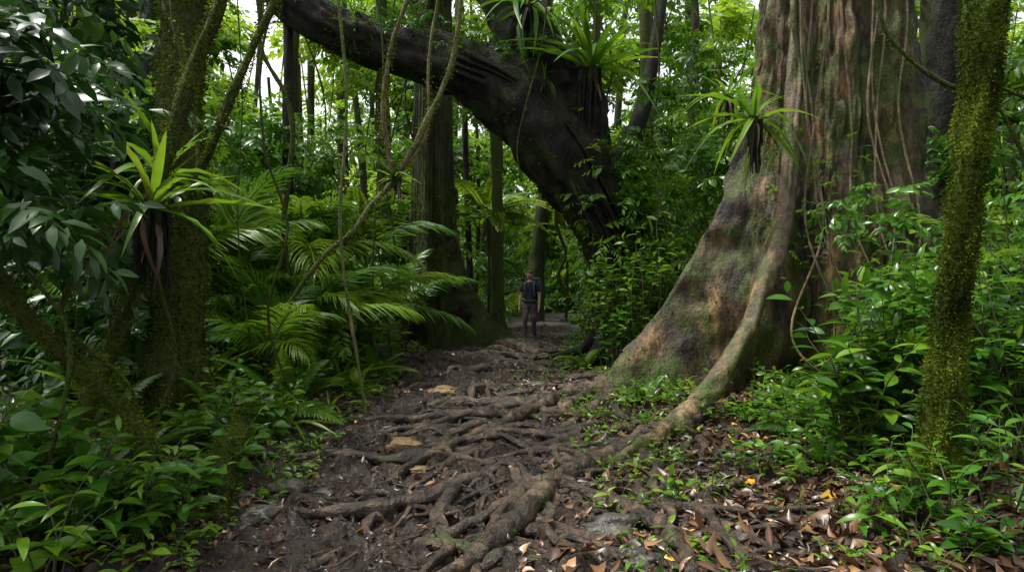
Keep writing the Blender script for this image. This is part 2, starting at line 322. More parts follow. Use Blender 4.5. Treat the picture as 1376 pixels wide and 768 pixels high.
# ---- big buttress tree (right)
b=Buf()
A1=[3.2,2.8,2.25,1.75,1.3,.85,.5,.2,.05];Z1=[-.4,0,.3,.82,1.54,2.4,3.3,4.4,6]
V,Nn=fin_trunk(b,4.4,9.6,14,.92,[
 dict(a=math.radians(186),z=Z1,A=A1,t=.15,c=.03),
 dict(a=math.radians(222),z=[-.4,.2,.9,1.8,2.8,4,6,9],A=[1.9,1.6,1.2,.8,.5,.3,.25,.15],t=.13,c=-.04),
 dict(a=math.radians(258),z=[-.4,.4,1.5,3,5,8],A=[1.1,.8,.45,.3,.25,.2],t=.13),
 dict(a=math.radians(285),z=[-.4,.4,1.5,3,5,8],A=[1.,.7,.45,.28,.25,.15],t=.12),
 dict(a=math.radians(315),z=[-.4,.4,1.5,3,5,8],A=[1.6,1.2,.7,.35,.2,.1],t=.14),
 dict(a=math.radians(352),z=[-.4,.5,1.5,3,5.5],A=[1.7,1.1,.6,.3,.1],t=.18),
 dict(a=math.radians(60),z=[-.4,1.5,4],A=[1.5,.6,0],t=.2),dict(a=math.radians(120),z=[-.4,1.5,4],A=[1.7,.7,0],t=.2)],
 lean=(.25,.3),seed=3,flute=.10,nz=180,nth=200)
tube(b,[(3.62,8.75,4.8),(3.52,8.6,3.9),(3.41,8.4,2.91),(3.19,8.2,1.98),(2.86,7.9,1.36),(2.59,7.6,.95),(2.14,7.2,.47),(1.76,6.8,.22),(1.4,6.4,.12),(1.1,6.05,.06),(.8,5.7,.0)],[.05,.08,.10,.11,.10,.10,.11,.13,.11,.09,.05],16,.04,.25,4,mat=1,seed=4)
tube(b,[(3.75,8.7,6.5),(3.5,8.5,5.0),(3.62,8.55,4.2),(3.45,8.35,3.3),(3.3,8.2,2.4)],[.03,.035,.04,.035,.02],8,.05,.2,4,mat=1,seed=6)
for q in range(9):
    x0=U(3.5,5.0);tube(b,[(x0+U(-.3,.3),8.5,7),(x0+U(-.2,.2),8.45,5),(x0,8.4,3.6),(x0+U(-.25,.25),8.15,2.2),(x0+U(-.5,.5),7.7,.9),(x0+U(-.6,.6),7.4,.2)],[.015]*6,6,.08,.3,4,mat=1,seed=70+q)
fuzz(b,V,Nn,120000,.03,2,lambda p:(vn(p[:,0]*2+3,p[:,2]*.8+p[:,1],5)+.6*vn(p[:,0]*7,p[:,2]*4+p[:,1],6)>.13)&(p[:,1]<10)&(p[:,2]<6.5),.45)
crown(b,(6.5,12,16),(4,4,1.5),90,1.5,3,12)
n=70;P=np.stack([U(3.3,4.6,n),8.5+0*U(0,1,n),U(1.6,3.3,n)],-1)+R_.normal(0,.1,(n,3));sprays(b,P,.25*U(.6,1.2,n),.55,SPRH,3)
b.finish('buttress_tree',[B_BIG,B_CREST,G_MOSS,G_FAR],(4.4,9.6,0))
# ---- leaning tree (centre)
b=Buf()
V,Nn=tube(b,[(2.35,12.2,-.2),(2.1,12,.6),(1.96,12,1.55),(1.66,12,2.6),(1.07,12,3.65),(.35,12,4.56),(-.5,12,5.22),(-1.28,11.9,5.45),(-2.2,11.8,5.62),(-3.1,11.7,5.9),(-3.77,11.6,6.35),(-4.16,11.5,6.95),(-4.6,11.5,7.8),(-5.2,11.4,9.2)],[.8,.55,.5,.56,.68,.72,.54,.44,.37,.34,.31,.29,.25,.16],44,.06,.18,1.8,seed=8,ridge=.07)
V2,N2=tube(b,[(1.3,12.1,3.3),(1.0,12.2,4.4),(.62,12.2,5.2),(.1,12.2,6.2),(-.5,12.3,7.5),(-.9,12.4,9.5),(-.8,12.5,12)],[.4,.6,.58,.48,.42,.3,.2],36,.06,.18,1.8,seed=9,ridge=.07)
tube(b,[(1.25,12,3.4),(1.4,12,4.1),(1.42,11.95,4.7),(1.38,11.9,5.25)],[.45,.34,.2,.08],24,.06,.3,2.5,seed=10,ridge=.08)
tube(b,[(1.5,12.2,3.0),(2.1,12.4,4.0),(2.5,12.6,5.2),(2.9,12.8,7.5),(3.2,13,10)],[.35,.22,.13,.10,.07],18,.1,.15,1.2,seed=11)
for q in range(7):
    a=U(0,6.28);tube(b,[(2.0,12,1.6-.2*q*.5),(2.05+.35*math.cos(a),12+.35*math.sin(a),.9),(2.2+1.0*math.cos(a),12.1+1.0*math.sin(a),.35),(2.2+1.9*math.cos(a),12.1+1.9*math.sin(a),.1)],[.12,.2,.13,.05],10,.08,.2,2,seed=20+q)
for q in range(14):
    t0=U(0,.6);pp=[(2.0,.8),(1.9,1.9),(1.45,2.95),(.8,4.0),(0,4.85),(-.9,5.3)];o=U(-.35,.35)
    tube(b,[(px+o*.7+U(-.08,.08),11.45+U(-.12,.1),pz+o*.5) for px,pz in pp[int(t0*3):]],[U(.02,.045)]*len(pp[int(t0*3):]),6,.08,.3,3,seed=80+q)
fuzz(b,np.vstack([V,V2]),np.vstack([Nn,N2]),20000,.05,1,lambda p:vn(p[:,0]*2,p[:,2]*2,15)>.08,.2)
crown(b,(-3,14,14.5),(3,3,1.2),70,1.4,2,9)
n=300;t=U(0,1,n)**.8
P=np.stack([np.interp(t,[0,.5,1],[2.4,2.2,1.9]),11.4+0*t,np.interp(t,[0,.5,1],[.6,2.3,3.9])],-1)+R_.normal(0,1,(n,3))*[.36,.25,.35]
sprays(b,P,.42*U(.7,1.3,n),np.clip(.6+R_.normal(0,.2,n),0,1),SPRH,3)
n=190;t=U(0,1,n);P=np.stack([-4+5.4*t,11.7+0*t,6.5-1.3*t],-1)+R_.normal(0,1,(n,3))*[.2,.2,.2];sprays(b,P,.3*U(.6,1.3,n),.45,SPRH,3)
b.finish('leaning_tree',[B_DARK,G_MOSS,G_FAR,G_MID],(2.1,12,0))
# ---- mid tree with buttress
b=Buf()
V,Nn=fin_trunk(b,-1.72,15,13,.42,[dict(a=math.radians(-12),z=[-.4,.3,.8,1.6,2.8,4],A=[2.2,1.5,.8,.35,.1,0],t=.12),dict(a=math.radians(-70),z=[-.4,.3,1,2.5],A=[1.1,.7,.3,0],t=.12),dict(a=math.radians(190),z=[-.4,.3,1,2.5],A=[1,.7,.3,0],t=.12),dict(a=math.radians(100),z=[-.4,1,2.5],A=[1,.3,0],t=.12)],seed=5,nz=110,flute=.12)
fuzz(b,V,Nn,12000,.06,2,lambda p:vn(p[:,0]*3,p[:,2]*1.5,15)>.08,.3)
crown(b,(-1.7,17,14),(3,3,1.2),70,1.4,1,8)
b.finish('buttress_tree',[B_MID,G_FAR,G_MOSS],(-1.72,15,0))
# ---- simple trees
def tree(name,pts,rad,mat,cr=None,fz=0,seed=0,nseg=16,step=.08,rough=.12,fs=.035,col=.4,sp=.02):
    b=Buf();V,Nn=tube(b,pts,rad,nseg,step,rough,2,seed=seed)
    if fz: fuzz(b,V,Nn,fz,fs,1,lambda p:p[:,2]<7,col,sp)
    if cr: crown(b,cr[0],cr[1],cr[2],cr[3],2,cr[4])
    o=b.finish(name,[mat,G_MOSS,G_FAR],tuple(pts[0]));return o
tree('mossy_tree',[(-3.15,6.5,-.1),(-3.2,6.5,.6),(-3.16,6.5,2),(-3.2,6.6,3.5),(-3.15,6.7,5.5),(-3.2,7,11)],[.34,.26,.22,.21,.2,.14],B_MOSS,((-3.8,7.5,13),(2,2,1.),16,1.,5),26000,seed=2,rough=.22,fs=.03,col=.35)
tree('mossy_tree',[(2.50,4.2,-.1),(2.54,4.2,.12),(2.64,4.2,.69),(2.71,4.2,1.29),(2.8,4.2,1.88),(2.885,4.2,2.57),(2.92,4.2,3.26),(3.0,4.25,4.5),(3.1,4.3,6)],[.16,.11,.075,.07,.08,.076,.074,.07,.06],B_POST,None,80000,seed=3,rough=.75,nseg=20,step=.03,fs=.017,col=.42,sp=.012)
tree('mossy_tree',[(-3.35,5,-.1),(-3.26,5,.15),(-3.1,5,.65),(-2.88,5,1.19),(-2.69,5,1.79),(-2.54,5,2.39),(-2.32,5,3.1),(-2.1,5,3.75),(-1.9,5,5.2)],[.12,.085,.06,.055,.05,.05,.042,.04,.03],B_MOSS,None,16000,seed=4,rough=.45,nseg=12,step=.04,fs=.018,col=.3)
tree('mossy_tree',[(-3.6,4.3,2.1),(-3.29,4.2,1.75),(-3.01,4.2,1.34),(-2.74,4.2,1.06),(-2.46,4.2,.79),(-2.24,4.2,.5),(-2.17,4.2,.0)],[.04,.045,.045,.04,.04,.05,.07],B_MOSS,None,12000,seed=5,rough=.45,nseg=12,step=.04,fs=.016,col=.3)
for i,(x,y,r,H) in enumerate([(-4.8,14,.15,12),(-4.0,12,.09,11),(-.4,20,.17,14),(.8,24,.26,15),(-1.3,22,.1,13),(4.2,20,.22,14),(5.0,17,.12,12),(7.1,11.2,.28,12),(-6.2,10,.13,11),(-5.4,13,.08,11),(-7.5,12,.22,12),(2.6,19,.12,13),(9,14,.25,13),(-8.6,17,.3,14),(-3.2,19,.14,13),(6.8,15,.1,12),(8.2,9.8,.12,11),(-5.9,8.3,.1,10)]):
    dx,dy=U(-.8,.8),U(-.4,.4)
    tree('forest_tree',[(x,y,-.1),(x+.1*dx,y,H*.15),(x+dx*.5+U(-.15,.15),y+dy*.5,H*.4),(x+dx*.6+U(-.15,.15),y+dy*.7,H*.7),(x+dx,y+dy,H)],[r*1.5,r*1.05,r,r*.85,r*.5],[B_MID,B_DARK,B_MOSS][i%3],((x+dx,y+dy,H),(1.6,1.6,1.),12 if y<16 else 45,1.,4),seed=30+i,nseg=12,step=.15,rough=.2)
b=Buf()
for i in range(90):
    y=U(22,60);x=y*U(-1,1);r=U(.07,.35);H=U(12,22);
    if abs(x-pathc(y))<1.5: continue
    tube(b,[(x,y,0),(x+U(-.4,.4),y,H*.4),(x+U(-1,1),y,H)],[r*1.3,r,r*.6],8,.5,.1,1,seed=60+i)
b.finish('distant_tree_trunks',[B_MID])
# ---- lianas
b=Buf()
def liana(pts,r,mat=0,seed=0,n=0):
    V,Nn=tube(b,pts,[r*(1+.15*math.sin(k*2.3)) for k in range(len(pts))],8,.05,.35,5,mat=mat,seed=seed)
    if n: fuzz(b,V,Nn,n,.03,2)
liana([(-.5,8.1,6.5),(-.59,8,5.02),(-.7,8,4.15),(-.99,8,3.45),(-1.33,8,2.8),(-1.64,8,2.45),(-1.9,8,2.1),(-2.2,8,1.85),(-2.7,8.2,1.2),(-3,8.3,.2)],.032,0,1,2200)
liana([(-1.1,8,6.4),(-1.2,8,5.02),(-1.42,8,4.3),(-1.5,8,3.54),(-1.4,8,2.84),(-1.33,8,2.75)],.028,0,2,1600)
liana([(-1.33,8,2.8),(-1.0,8.0,3.3),(-.98,8.05,4.2),(-.85,8.1,5.2),(-.9,8.2,6.5)],.018,0,3,500)
liana([(-1.9,6,5.2),(-2.05,6,4.14),(-2.28,6,3.6),(-2.47,6,3.16),(-2.64,6.05,2.77),(-3.0,6.3,2.3)],.035,1,4,1600)
liana([(-2.7,5.5,5),(-2.74,5.5,3.8),(-2.6,5.5,3.1),(-2.5,5.4,2.4),(-2.7,5.2,1.7),(-2.62,5.3,.9),(-2.9,5.3,.1)],.018,1,5,500)
liana([(-1.8,7,5.5),(-2.5,7,4.2),(-2.55,7,3),(-2.3,7,2.1),(-2.5,7,1.2),(-2.2,7,.2)],.014,1,6)
liana([(-4.2,9,6.5),(-3.4,9,5.4),(-3.3,9,4.6),(-2.9,9,3.7),(-3.0,9,2.2),(-2.8,9,.5)],.03,1,7,300)
liana([(3.6,7,6),(3.75,7,4.4),(4.0,7,3.9),(4.5,7,3.55),(5.1,7,3.5),(5.7,7,3.0),(6,7,1.5)],.02,1,8,200)
liana([(3.0,4.4,4.6),(3.15,4.4,3.3),(3.02,4.4,2.9),(3.3,4.4,2.3),(3.5,4.5,1.3),(3.3,4.5,.3)],.010,1,9)
liana([(.6,11,7),(.5,11,5.5),(.1,11,3.9),(.15,11,3.2)],.012,1,10)
liana([(2.2,10.9,7),(2.35,10.9,5),(2.2,10.9,3.6),(2.45,10.7,2.4)],.015,1,11,200)
liana([(1.2,14,1.2),(.95,14,1.7),(1.1,14,2.2),(.9,14,3),(1.2,14,5)],.035,1,12)
liana([(-3.4,4.0,3.6),(-3.0,4.0,2.7),(-3.05,4.0,1.9),(-2.6,4.0,1.2),(-2.75,4.0,.3)],.012,1,13)
liana([(-2.6,4.4,1.9),(-2.9,4.4,1.3),(-2.5,4.5,.8),(-2.55,4.6,.1)],.016,1,14,300)
for i in range(70):
    y=U(6.5,20);x=y*U(-.75,.75)
    if (abs(x-pathc(y))<1.3 and y<15) or (1<x<5 and y<9.5): continue
    liana([(x+U(-1,1),y,8),(x+U(-.5,.5),y,5.5),(x+U(-.3,.3),y,3.6),(x,y,2),(x+U(-.3,.3),y,.1)],U(.006,.02),1 if i%3 else 0,40+i)
b.finish('liana',[B_LIANA,B_MOSS,G_MOSS])
# ---- exposed roots
b=Buf()
def root(xy,rad,lift=.25,seed=0,moss=0,mat=0):
    xy=np.array(xy,float);k=np.linspace(0,len(xy)-1,len(xy)*4)
    X=np.interp(k,range(len(xy)),xy[:,0]);Y=np.interp(k,range(len(xy)),xy[:,1]);r=np.interp(k,range(len(xy)),rad)
    w=.09+.8*r
    X=X+w*1.4*vn(k*.9+seed*3.3,k*0+.5,seed);Y=Y+w*1.4*vn(k*.9+seed*5.1,k*0+7.5,seed+1)
    Z=gz(X,Y)
    Z=np.convolve(np.pad(Z,2,mode='edge'),[.15,.2,.3,.2,.15],'valid')+r*lift+.05*vn(k*.8+seed,k*0,seed+3);Z[-1]-=.06;Z[0]-=.03
    V,Nn=tube(b,np.stack([X,Y,Z],-1),r,12,.03,.36,6,seed=seed,mat=mat)
    if moss: fuzz(b,V,Nn,moss,.02,1,lambda p:vn(p[:,0]*3,p[:,1]*3,77)>.05)
root([(1.9,6.9),(1.5,6.5),(1.06,6.0),(.41,5.2),(.06,4.4),(-.3,3.6),(-.7,2.9)],[.08,.11,.09,.078,.065,.055,.045],.6,1,2000)
root([(1.7,6.7),(1.2,6.3),(.5,6.2),(-.1,6.25),(-.5,6.1)],[.08,.06,.05,.035,.015],.4,2)
root([(1.35,9.4),(1.1,9.1),(.6,8.7),(.15,8.35),(-.5,8.2),(-1.05,7.9)],[.15,.14,.11,.09,.06,.02],.6,3,1200)
root([(1.3,9.3),(1.1,8.4),(.75,7.6),(.45,7.0),(.3,6.6)],[.12,.09,.07,.05,.02],.5,4,500)
root([(.6,8.7),(.2,7.8),(-.15,7.0),(-.5,6.3),(-.9,5.4),(-1.0,5.0)],[.09,.07,.06,.05,.035,.015],.6,5)
root([(.75,5.1),(.75,4.6),(.9,4.2),(.95,3.7),(.9,3.1)],[.03,.06,.055,.05,.03],.7,6)
root([(.15,8.35),(-.35,7.6),(-.85,7.2),(-1.3,6.7)],[.08,.06,.045,.015],.5,7)
root([(.4,5.2),(.1,4.9),(-.15,4.3),(-.2,3.7)],[.055,.05,.04,.02],.5,8)
root([(-.35,4.9),(-.45,4.3),(-.35,3.9),(-.5,3.5)],[.04,.045,.03,.015],.6,9)
root([(-1.0,3.9),(-1.1,3.6),(-.95,3.2)],[.03,.025,.015],.6,10)
root([(1.0,6.0),(.5,5.75),(0,5.6),(-.3,5.3)],[.06,.06,.04,.015],.5,11)
root([(-.3,14.6),(.2,14.2),(.5,13.4),(.3,12.6)],[.14,.11,.08,.03],.6,12)
root([(.2,3.9),(.35,3.5),(.2,3.1)],[.02,.03,.02],.5,13)
root([(1.9,5.2),(1.4,4.9),(1.3,4.4),(1.5,3.8)],[.03,.04,.035,.02],.7,14)
root([(.3,5.0),(.7,4.7),(1.2,4.6),(1.6,4.3)],[.05,.04,.03,.015],.7,15)
root([(1.2,6.1),(1.2,5.6),(1.0,5.0),(1.3,4.3),(1.2,3.6)],[.06,.05,.045,.04,.02],.7,16)
for i in range(140):
    if i<52: x,y=U(-.3,1.5),U(5.0,10);a=math.radians(U(185,255));L=U(.7,2.6)
    elif i<90: x,y=U(-.9,.9),U(9.5,18);a=math.radians(U(160,215)) if U(0,1)<.7 else math.radians(U(-30,20));L=U(.8,2.2);x+=pathc(y)+.5
    else: x,y=U(-.6,2.0),U(3.4,6.8);a=math.radians(U(190,300));L=U(.5,1.8)
    p=[(x,y)];n=6
    for k in range(n): a+=U(-.7,.7);p.append((p[-1][0]+math.cos(a)*L/n,p[-1][1]+math.sin(a)*L/n))
    r=U(.013,.065)*(1.15 if 52<=i<90 else .65 if i>=90 else 1);root(p,[r*.5,r*1.05,r*.9,r*.8,r*.6,r*.45,r*.2],U(.3,.9),100+i)
    if U(0,1)<.6:
        a+=U(.5,1.1);q=p[3];root([q,(q[0]+.2*math.cos(a),q[1]+.2*math.sin(a)),(q[0]+.5*math.cos(a+.3),q[1]+.5*math.sin(a+.3))],[r*.6,r*.45,r*.15],.3,200+i)
for i in range(260):
    y=U(3.1,9);x=U(-1.8,3.4);a=U(0,6.3);L=U(.12,.6);root([(x,y),(x+math.cos(a)*L*.5,y+math.sin(a)*L*.5),(x+math.cos(a+.4)*L,y+math.sin(a+.4)*L)],[.005,.007,.003],1.2,300+i)
b.finish('exposed_roots',[B_ROOT,G_MOSS])
# ---- rocks, log
import bmesh
bm=bmesh.new();bmesh.ops.create_icosphere(bm,subdivisions=4,radius=1)
IV=np.array([v.co for v in bm.verts]);IF=np.array([[w.index for w in f.verts] for f in bm.faces]);bm.free()
bm=bmesh.new();bmesh.ops.create_icosphere(bm,subdivisions=2,radius=1)
JV=np.array([v.co for v in bm.verts]);JF=np.array([[w.index for w in f.verts] for f in bm.faces]);bm.free()
def rock(x,y,s,mat,seed,sz=(1,1,.6)):
    V=IV
    r=1+.7*vn(V[:,0]*1.3+seed,V[:,1]*1.3+V[:,2],seed)+.25*vn(V[:,0]*4+seed,V[:,1]*4+V[:,2]*3,seed+1)
    V=np.sign(V)*np.abs(V)**.8*r[:,None]*s*np.array(sz);z=float(gz(x,y))
    b=Buf();b.add(V+[x,y,z+s*.12],IF);b.finish('rock',[mat],(x,y,z))
for i,(x,y,s,m,sz) in enumerate([(.68,3.75,.11,ROCK,(1,1,.6)),(.62,4.3,.15,ROCK,(1.2,.8,.5)),(-1.03,6.4,.17,ROCKT,(1.2,.8,.35)),(-1.55,4.2,.11,ROCK,(1,1,.6)),(-1.7,5.1,.14,ROCK,(1.1,.8,.6)),(-.9,9.0,.16,ROCKT,(1.3,.8,.35)),(.35,9.6,.13,ROCK,(1.2,1,.4)),(-.75,5.6,.08,ROCKT,(1,1,.4)),(.2,3.4,.06,ROCK,(1,1,.5)),(-1.35,4.9,.07,ROCK,(1,1,.5)),(1.35,4.05,.08,ROCK,(1,1,.5))]): rock(x,y,s,m,i*3,sz)
b=Buf()
for s in range(4):
    V=JV*(1+.8*vn(JV[:,0]*1.5+s*9,JV[:,1]*1.5+JV[:,2],s)[:,None])*[1,.8,.6]
    m=260;x=U(-1.9,1.2,m);y=3+7*U(0,1,m)**1.3;P=np.stack([x,y,gz(x,y)],-1);a=U(0,6.3,m)
    b.inst((V,JF),P,frames(np.stack([np.cos(a),np.sin(a),U(-.3,.3,m)],-1)),.008+.035*U(0,1,m)**4,.5)
b.finish('pebbles',[MUD])
b=Buf();V,Nn=tube(b,[(-2.35,6.0,.3),(-2.2,5.4,.28),(-2.0,4.7,.16),(-1.78,4.2,.0)],[.07,.08,.075,.05],14,.04,.5,4,seed=8);fuzz(b,V,Nn,12000,.016,1,None,.35);b.finish('mossy_log',[B_MOSS,G_MOSS])
# ---- leaf litter
b=Buf()
def litter(n,xr,yr,prob,s0,s1,dz=0.0,tm=.95):
    x=U(*xr,n);y=U(yr[0]**.5,yr[1]**.5,n)**2;dx=x-pathc(y);k=U(0,1,n)<prob(dx,y);x=x[k];y=y[k];m=len(x)
    P=np.stack([x,y,gz(x,y)+U(.002,.03,m)+dz],-1);a=U(0,6.3,m);e=R_.normal(0,.3,m)
    R=frames(np.stack([np.cos(a)*np.cos(e),np.sin(a)*np.cos(e),np.sin(e)],-1),R_.normal(0,.4,m))
    S=s0+(s1-s0)*U(0,1,m)**1.8;t=np.clip(R_.beta(1.4,2.6,m)*tm,0,.86);t[U(0,1,m)<.01]=1.05
    kk=R_.integers(0,4,m)
    for i,tp in enumerate([leaf_tpl(W=.5,rows=3,fold=.6,droop=.2,wave=.3),leaf_tpl(W=.4,rows=3,fold=-.5,droop=-.3),leaf_tpl(W=.6,rows=3,fold=.2,droop=.4,wave=.5),leaf_tpl(W=.35,rows=3,fold=1.1,droop=-.15)]):
        q=kk==i;b.inst(tp,P[q],R[q],S[q],t[q])
litter(24000,(-2,6),(3,10),lambda d,y:np.clip(.03+.55*(d-.35),.03,1)*(np.clip(1-(d-4)*.2,0.2,1)),.035,.16)
litter(5000,(-2,1.2),(3,11),lambda d,y:1+0*d,.015,.07,0,.6)
litter(4000,(-4.5,-1),(3,10),lambda d,y:np.clip(-.9-d,0.02,.8),.04,.12)
litter(3500,(-2,3),(9,19),lambda d,y:np.clip(.05+.4*np.abs(d),0,1),.05,.13)
b.finish('leaf_litter',[LITTER])
# ---------------------------------------------------------------- vegetation masses
def ok(P,m=1.25):
    return np.abs(P[:,0]-pathc(P[:,1]))>m
b=Buf()
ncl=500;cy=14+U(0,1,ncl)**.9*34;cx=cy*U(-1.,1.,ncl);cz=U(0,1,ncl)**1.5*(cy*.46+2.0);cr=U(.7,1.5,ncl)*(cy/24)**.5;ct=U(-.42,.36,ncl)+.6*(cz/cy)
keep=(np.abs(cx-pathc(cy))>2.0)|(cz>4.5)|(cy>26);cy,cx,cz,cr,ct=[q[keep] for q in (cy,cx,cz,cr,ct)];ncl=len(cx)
n=22500;k=R_.integers(0,ncl,n);P=np.stack([cx,cy,cz],-1)[k]+nrm(R_.normal(0,1,(n,3)))*(U(0,1,n)**.5)[:,None]*cr[k][:,None]*[1.2,1,.75]
P[:,2]=np.maximum(P[:,2],height(P[:,0],P[:,1])+.15)
q=(P[:,1]>13.2)&((np.abs(P[:,0]-pathc(P[:,1]))>1.3)|(P[:,2]>3.2)|(P[:,1]>24));P=P[q];k=k[q]
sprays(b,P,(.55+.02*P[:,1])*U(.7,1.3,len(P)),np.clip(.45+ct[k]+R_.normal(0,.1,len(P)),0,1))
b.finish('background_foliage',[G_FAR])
b=Buf()
n=7500;y=U(42,75,n);x=y*U(-1,1,n);z=height(x,y)+U(0,1,n)**1.7*(y*.2);sprays(b,np.stack([x,y,z],-1),2.2*U(.7,1.4,n),np.clip(.5+.5*vn(x*.3,z*.4,3)+R_.normal(0,.15,n),0,1));b.finish('distant_forest',[G_FAR])
b=Buf()
def clumps(n,xr,yr,zr,per,rad,size,tint,tpl=SPRH,cond=None,mat=0):
    for i in range(n):
        y=U(*yr);x=U(*xr)*1.0
        c=np.array([x,y,0]);c[2]=float(height(x,y))+U(*zr)
        P=c+nrm(R_.normal(0,1,(per,3)))*(U(0,1,per)**.5)[:,None]*np.array(rad)*U(.7,1.3)
        q=ok(P,1.35)
        if cond is not None:q&=cond(P)
        P=P[q];P[:,2]=np.maximum(P[:,2],height(P[:,0],P[:,1])+.08);sprays(b,P,size*U(.7,1.3,len(P)),np.clip(tint+U(-.3,.25)+R_.normal(0,.12,len(P)),0,1),tpl,mat)
leftc=lambda P:P[:,0]<-1.95
clumps(32,(-8,-3.0),(8,14),(.2,3.6),60,(.8,.8,.6),.5,.55,cond=leftc)
clumps(7,(-9,-4.5),(8,14),(2,5.),60,(.8,.8,.6),.6,.5,cond=leftc)
clumps(16,(-7.5,-3.8),(6.4,8.5),(.1,1.5),45,(.6,.6,.5),.42,.45)
clumps(20,(-4.6,-2.6),(8.5,14),(.1,1.5),45,(.5,.6,.4),.42,.65,cond=leftc)
clumps(16,(1.6,3.6),(12.6,18),(.2,3.5),55,(.7,.7,.6),.5,.7)
clumps(22,(2.6,8),(11,15),(.5,6),60,(.9,.8,.8),.55,.65)
clumps(14,(6,9),(7,11),(.2,4),60,(.8,.8,.7),.5,.5)
clumps(10,(-3.2,-1.9),(11,18),(.1,1.4),45,(.5,.6,.4),.4,.6)
clumps(12,(3.6,6.2),(6.2,8),(.3,2.),30,(.5,.4,.5),.4,.5)
b.finish('understory_foliage',[G_MID])
b=Buf()
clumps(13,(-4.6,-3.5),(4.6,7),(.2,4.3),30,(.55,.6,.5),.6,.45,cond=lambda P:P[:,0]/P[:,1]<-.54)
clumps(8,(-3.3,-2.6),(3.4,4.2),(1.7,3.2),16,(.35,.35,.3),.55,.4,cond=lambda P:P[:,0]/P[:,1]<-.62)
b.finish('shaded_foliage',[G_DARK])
# ---- shrubs
def shrubs(name,lst,mats):
    for a in lst:
        b=Buf();shrub(b,*a[0],**a[1]);b.finish(name,mats,(a[0][0],a[0][1],float(height(a[0][0],a[0][1]))))
S=[]
for i in range(30):
    y=U(4.9,7.6);x=U(.46,.82)*y+.1;S.append(((x,y,U(1.1,2.7),.5,8,.22),dict(per=13,tint=U(.3,.7))))
for i in range(26):
    y=U(6.6,8.6);x=U(.14,.42)*y+.3;f=x-(1.76+(y-6.8)*1.03)
    if f>-.35 and f<.25: continue
    S.append(((x,y,U(.25,.55),.22,6,.12),dict(per=7,tint=U(.45,.8))))
for i in range(16): y=U(5.0,6.8);x=y*U(.34,.5);S.append(((x,y,U(.25,.55),.3,6,.13),dict(per=7,tint=U(.4,.7))))
for i in range(12): y=U(10,15);x=U(1.35,2.6)+pathc(y);S.append(((x,y,U(.8,2.2),.6,8,.17),dict(per=12,tint=U(.45,.8))))
for i in range(8): y=U(10.2,11);x=U(1.5,2.6);S.append(((x,y,U(1.6,3.4),.6,9,.2),dict(per=15,tint=U(.5,.9))))
for i in range(20): y=U(4.6,9);x=-U(2.1,3.4)*(y/6)**.35;S.append(((x,y,U(.35,1.0),.35,7,.16),dict(per=8,tint=U(.4,.8),tpl=LEAFW if i%2 else LEAF)))
for i in range(22): y=U(3.3,4.8);x=-U(.46,.85)*y;S.append(((x,y,U(.25,.9),.35,6,.2),dict(per=8,tint=U(.3,.7),tpl=[LEAFN,LEAFW,LEAF][i%3])))
for i in range(18): y=U(3.4,5.2);x=U(.5,.85)*y;S.append(((x,y,U(.25,.8),.3,5,.16),dict(per=7,tint=U(.35,.6),tpl=LEAFN if i%3 else LEAF)))
for i in range(11): y=U(9,12.5);x=-U(2.2,3.6);S.append(((x,y,U(.9,2.4),.6,8,.2),dict(per=12,tint=U(.4,.85))))
shrubs('broadleaf_shrub',S,[G_MID,STEM])
# ---- ground seedlings
b=Buf()
def seedlings(n,xr,yr,cond,s=(.05,.1)):
    for i in range(n):
        x=U(*xr);y=U(*yr)
        if not cond(x-pathc(y),x,y): continue
        shrub(b,x,y,U(.06,.28),.12,R_.integers(2,5),U(*s),per=4,tint=U(.4,.85),z0=float(gz(x,y)))
seedlings(700,(.6,5.5),(3.3,9.5),lambda d,x,y:d>1.0 and vn(x*1.4,y*1.4,50)+.3*U(0,1)>-.03,(.05,.12))
seedlings(460,(-4,-1.5),(3.3,11),lambda d,x,y:d<-1.15,(.06,.13))
seedlings(110,(-1,2.2),(5,16),lambda d,x,y:abs(d)>.6)
seedlings(240,(-3,3.5),(9,18),lambda d,x,y:abs(d)>1.1,(.08,.15))
b.finish('seedling_undergrowth',[G_FERN,STEM])
# ---- palms / ferns
def plant(name,x,y,n,L,tpls,elev,tint,z=None,trunk=0,mat=G_FERN):
    b=Buf();z0=float(height(x,y)) if z is None else z
    if trunk: tube(b,[(x,y,z0-.1),(x+.05,y,z0+trunk*.5),(x,y,z0+trunk)],[.06,.045,.04],8,.06,.2,4,mat=1)
    rosette(b,(x,y,z0+trunk),n,L,tpls,elev,tint);return b.finish(name,[mat,B_MID],(x,y,z0))
for (x,y,n,L,t,tr) in [(-2.9,9.4,11,1.9,.6,.6),(-3.9,10.2,12,2.1,.5,.9),(-2.5,11.6,10,1.8,.7,.6),(-2.9,8.0,11,1.4,.55,.4),(-4.6,8.6,10,1.9,.5,.9),(-2.3,14,9,1.7,.6,.7),(2.5,14.6,9,1.7,.7,.9),(5.6,8.0,8,1.7,.5,.8),(-3.4,11,11,2.2,.75,1.4),(4.3,6.3,8,1.1,.4,.3),(-5.2,7.6,10,1.8,.4,.7),(-2.7,12.8,10,2.0,.7,1.5),(-3.7,8.9,11,2.0,.6,1.2)]: plant('understory_palm',x,y,n,L,PALM,(.0,1.15),t,trunk=tr)
plant('tree_fern',-.75,21,15,2.7,FERN,(-.15,.9),.95,trunk=3.3)
plant('tree_fern',1.9,24,13,2.6,FERN,(-.15,.9),.8,trunk=3.0)
plant('tree_fern',-3.9,17,13,2.4,FERN,(-.15,.9),.8,trunk=2.4)
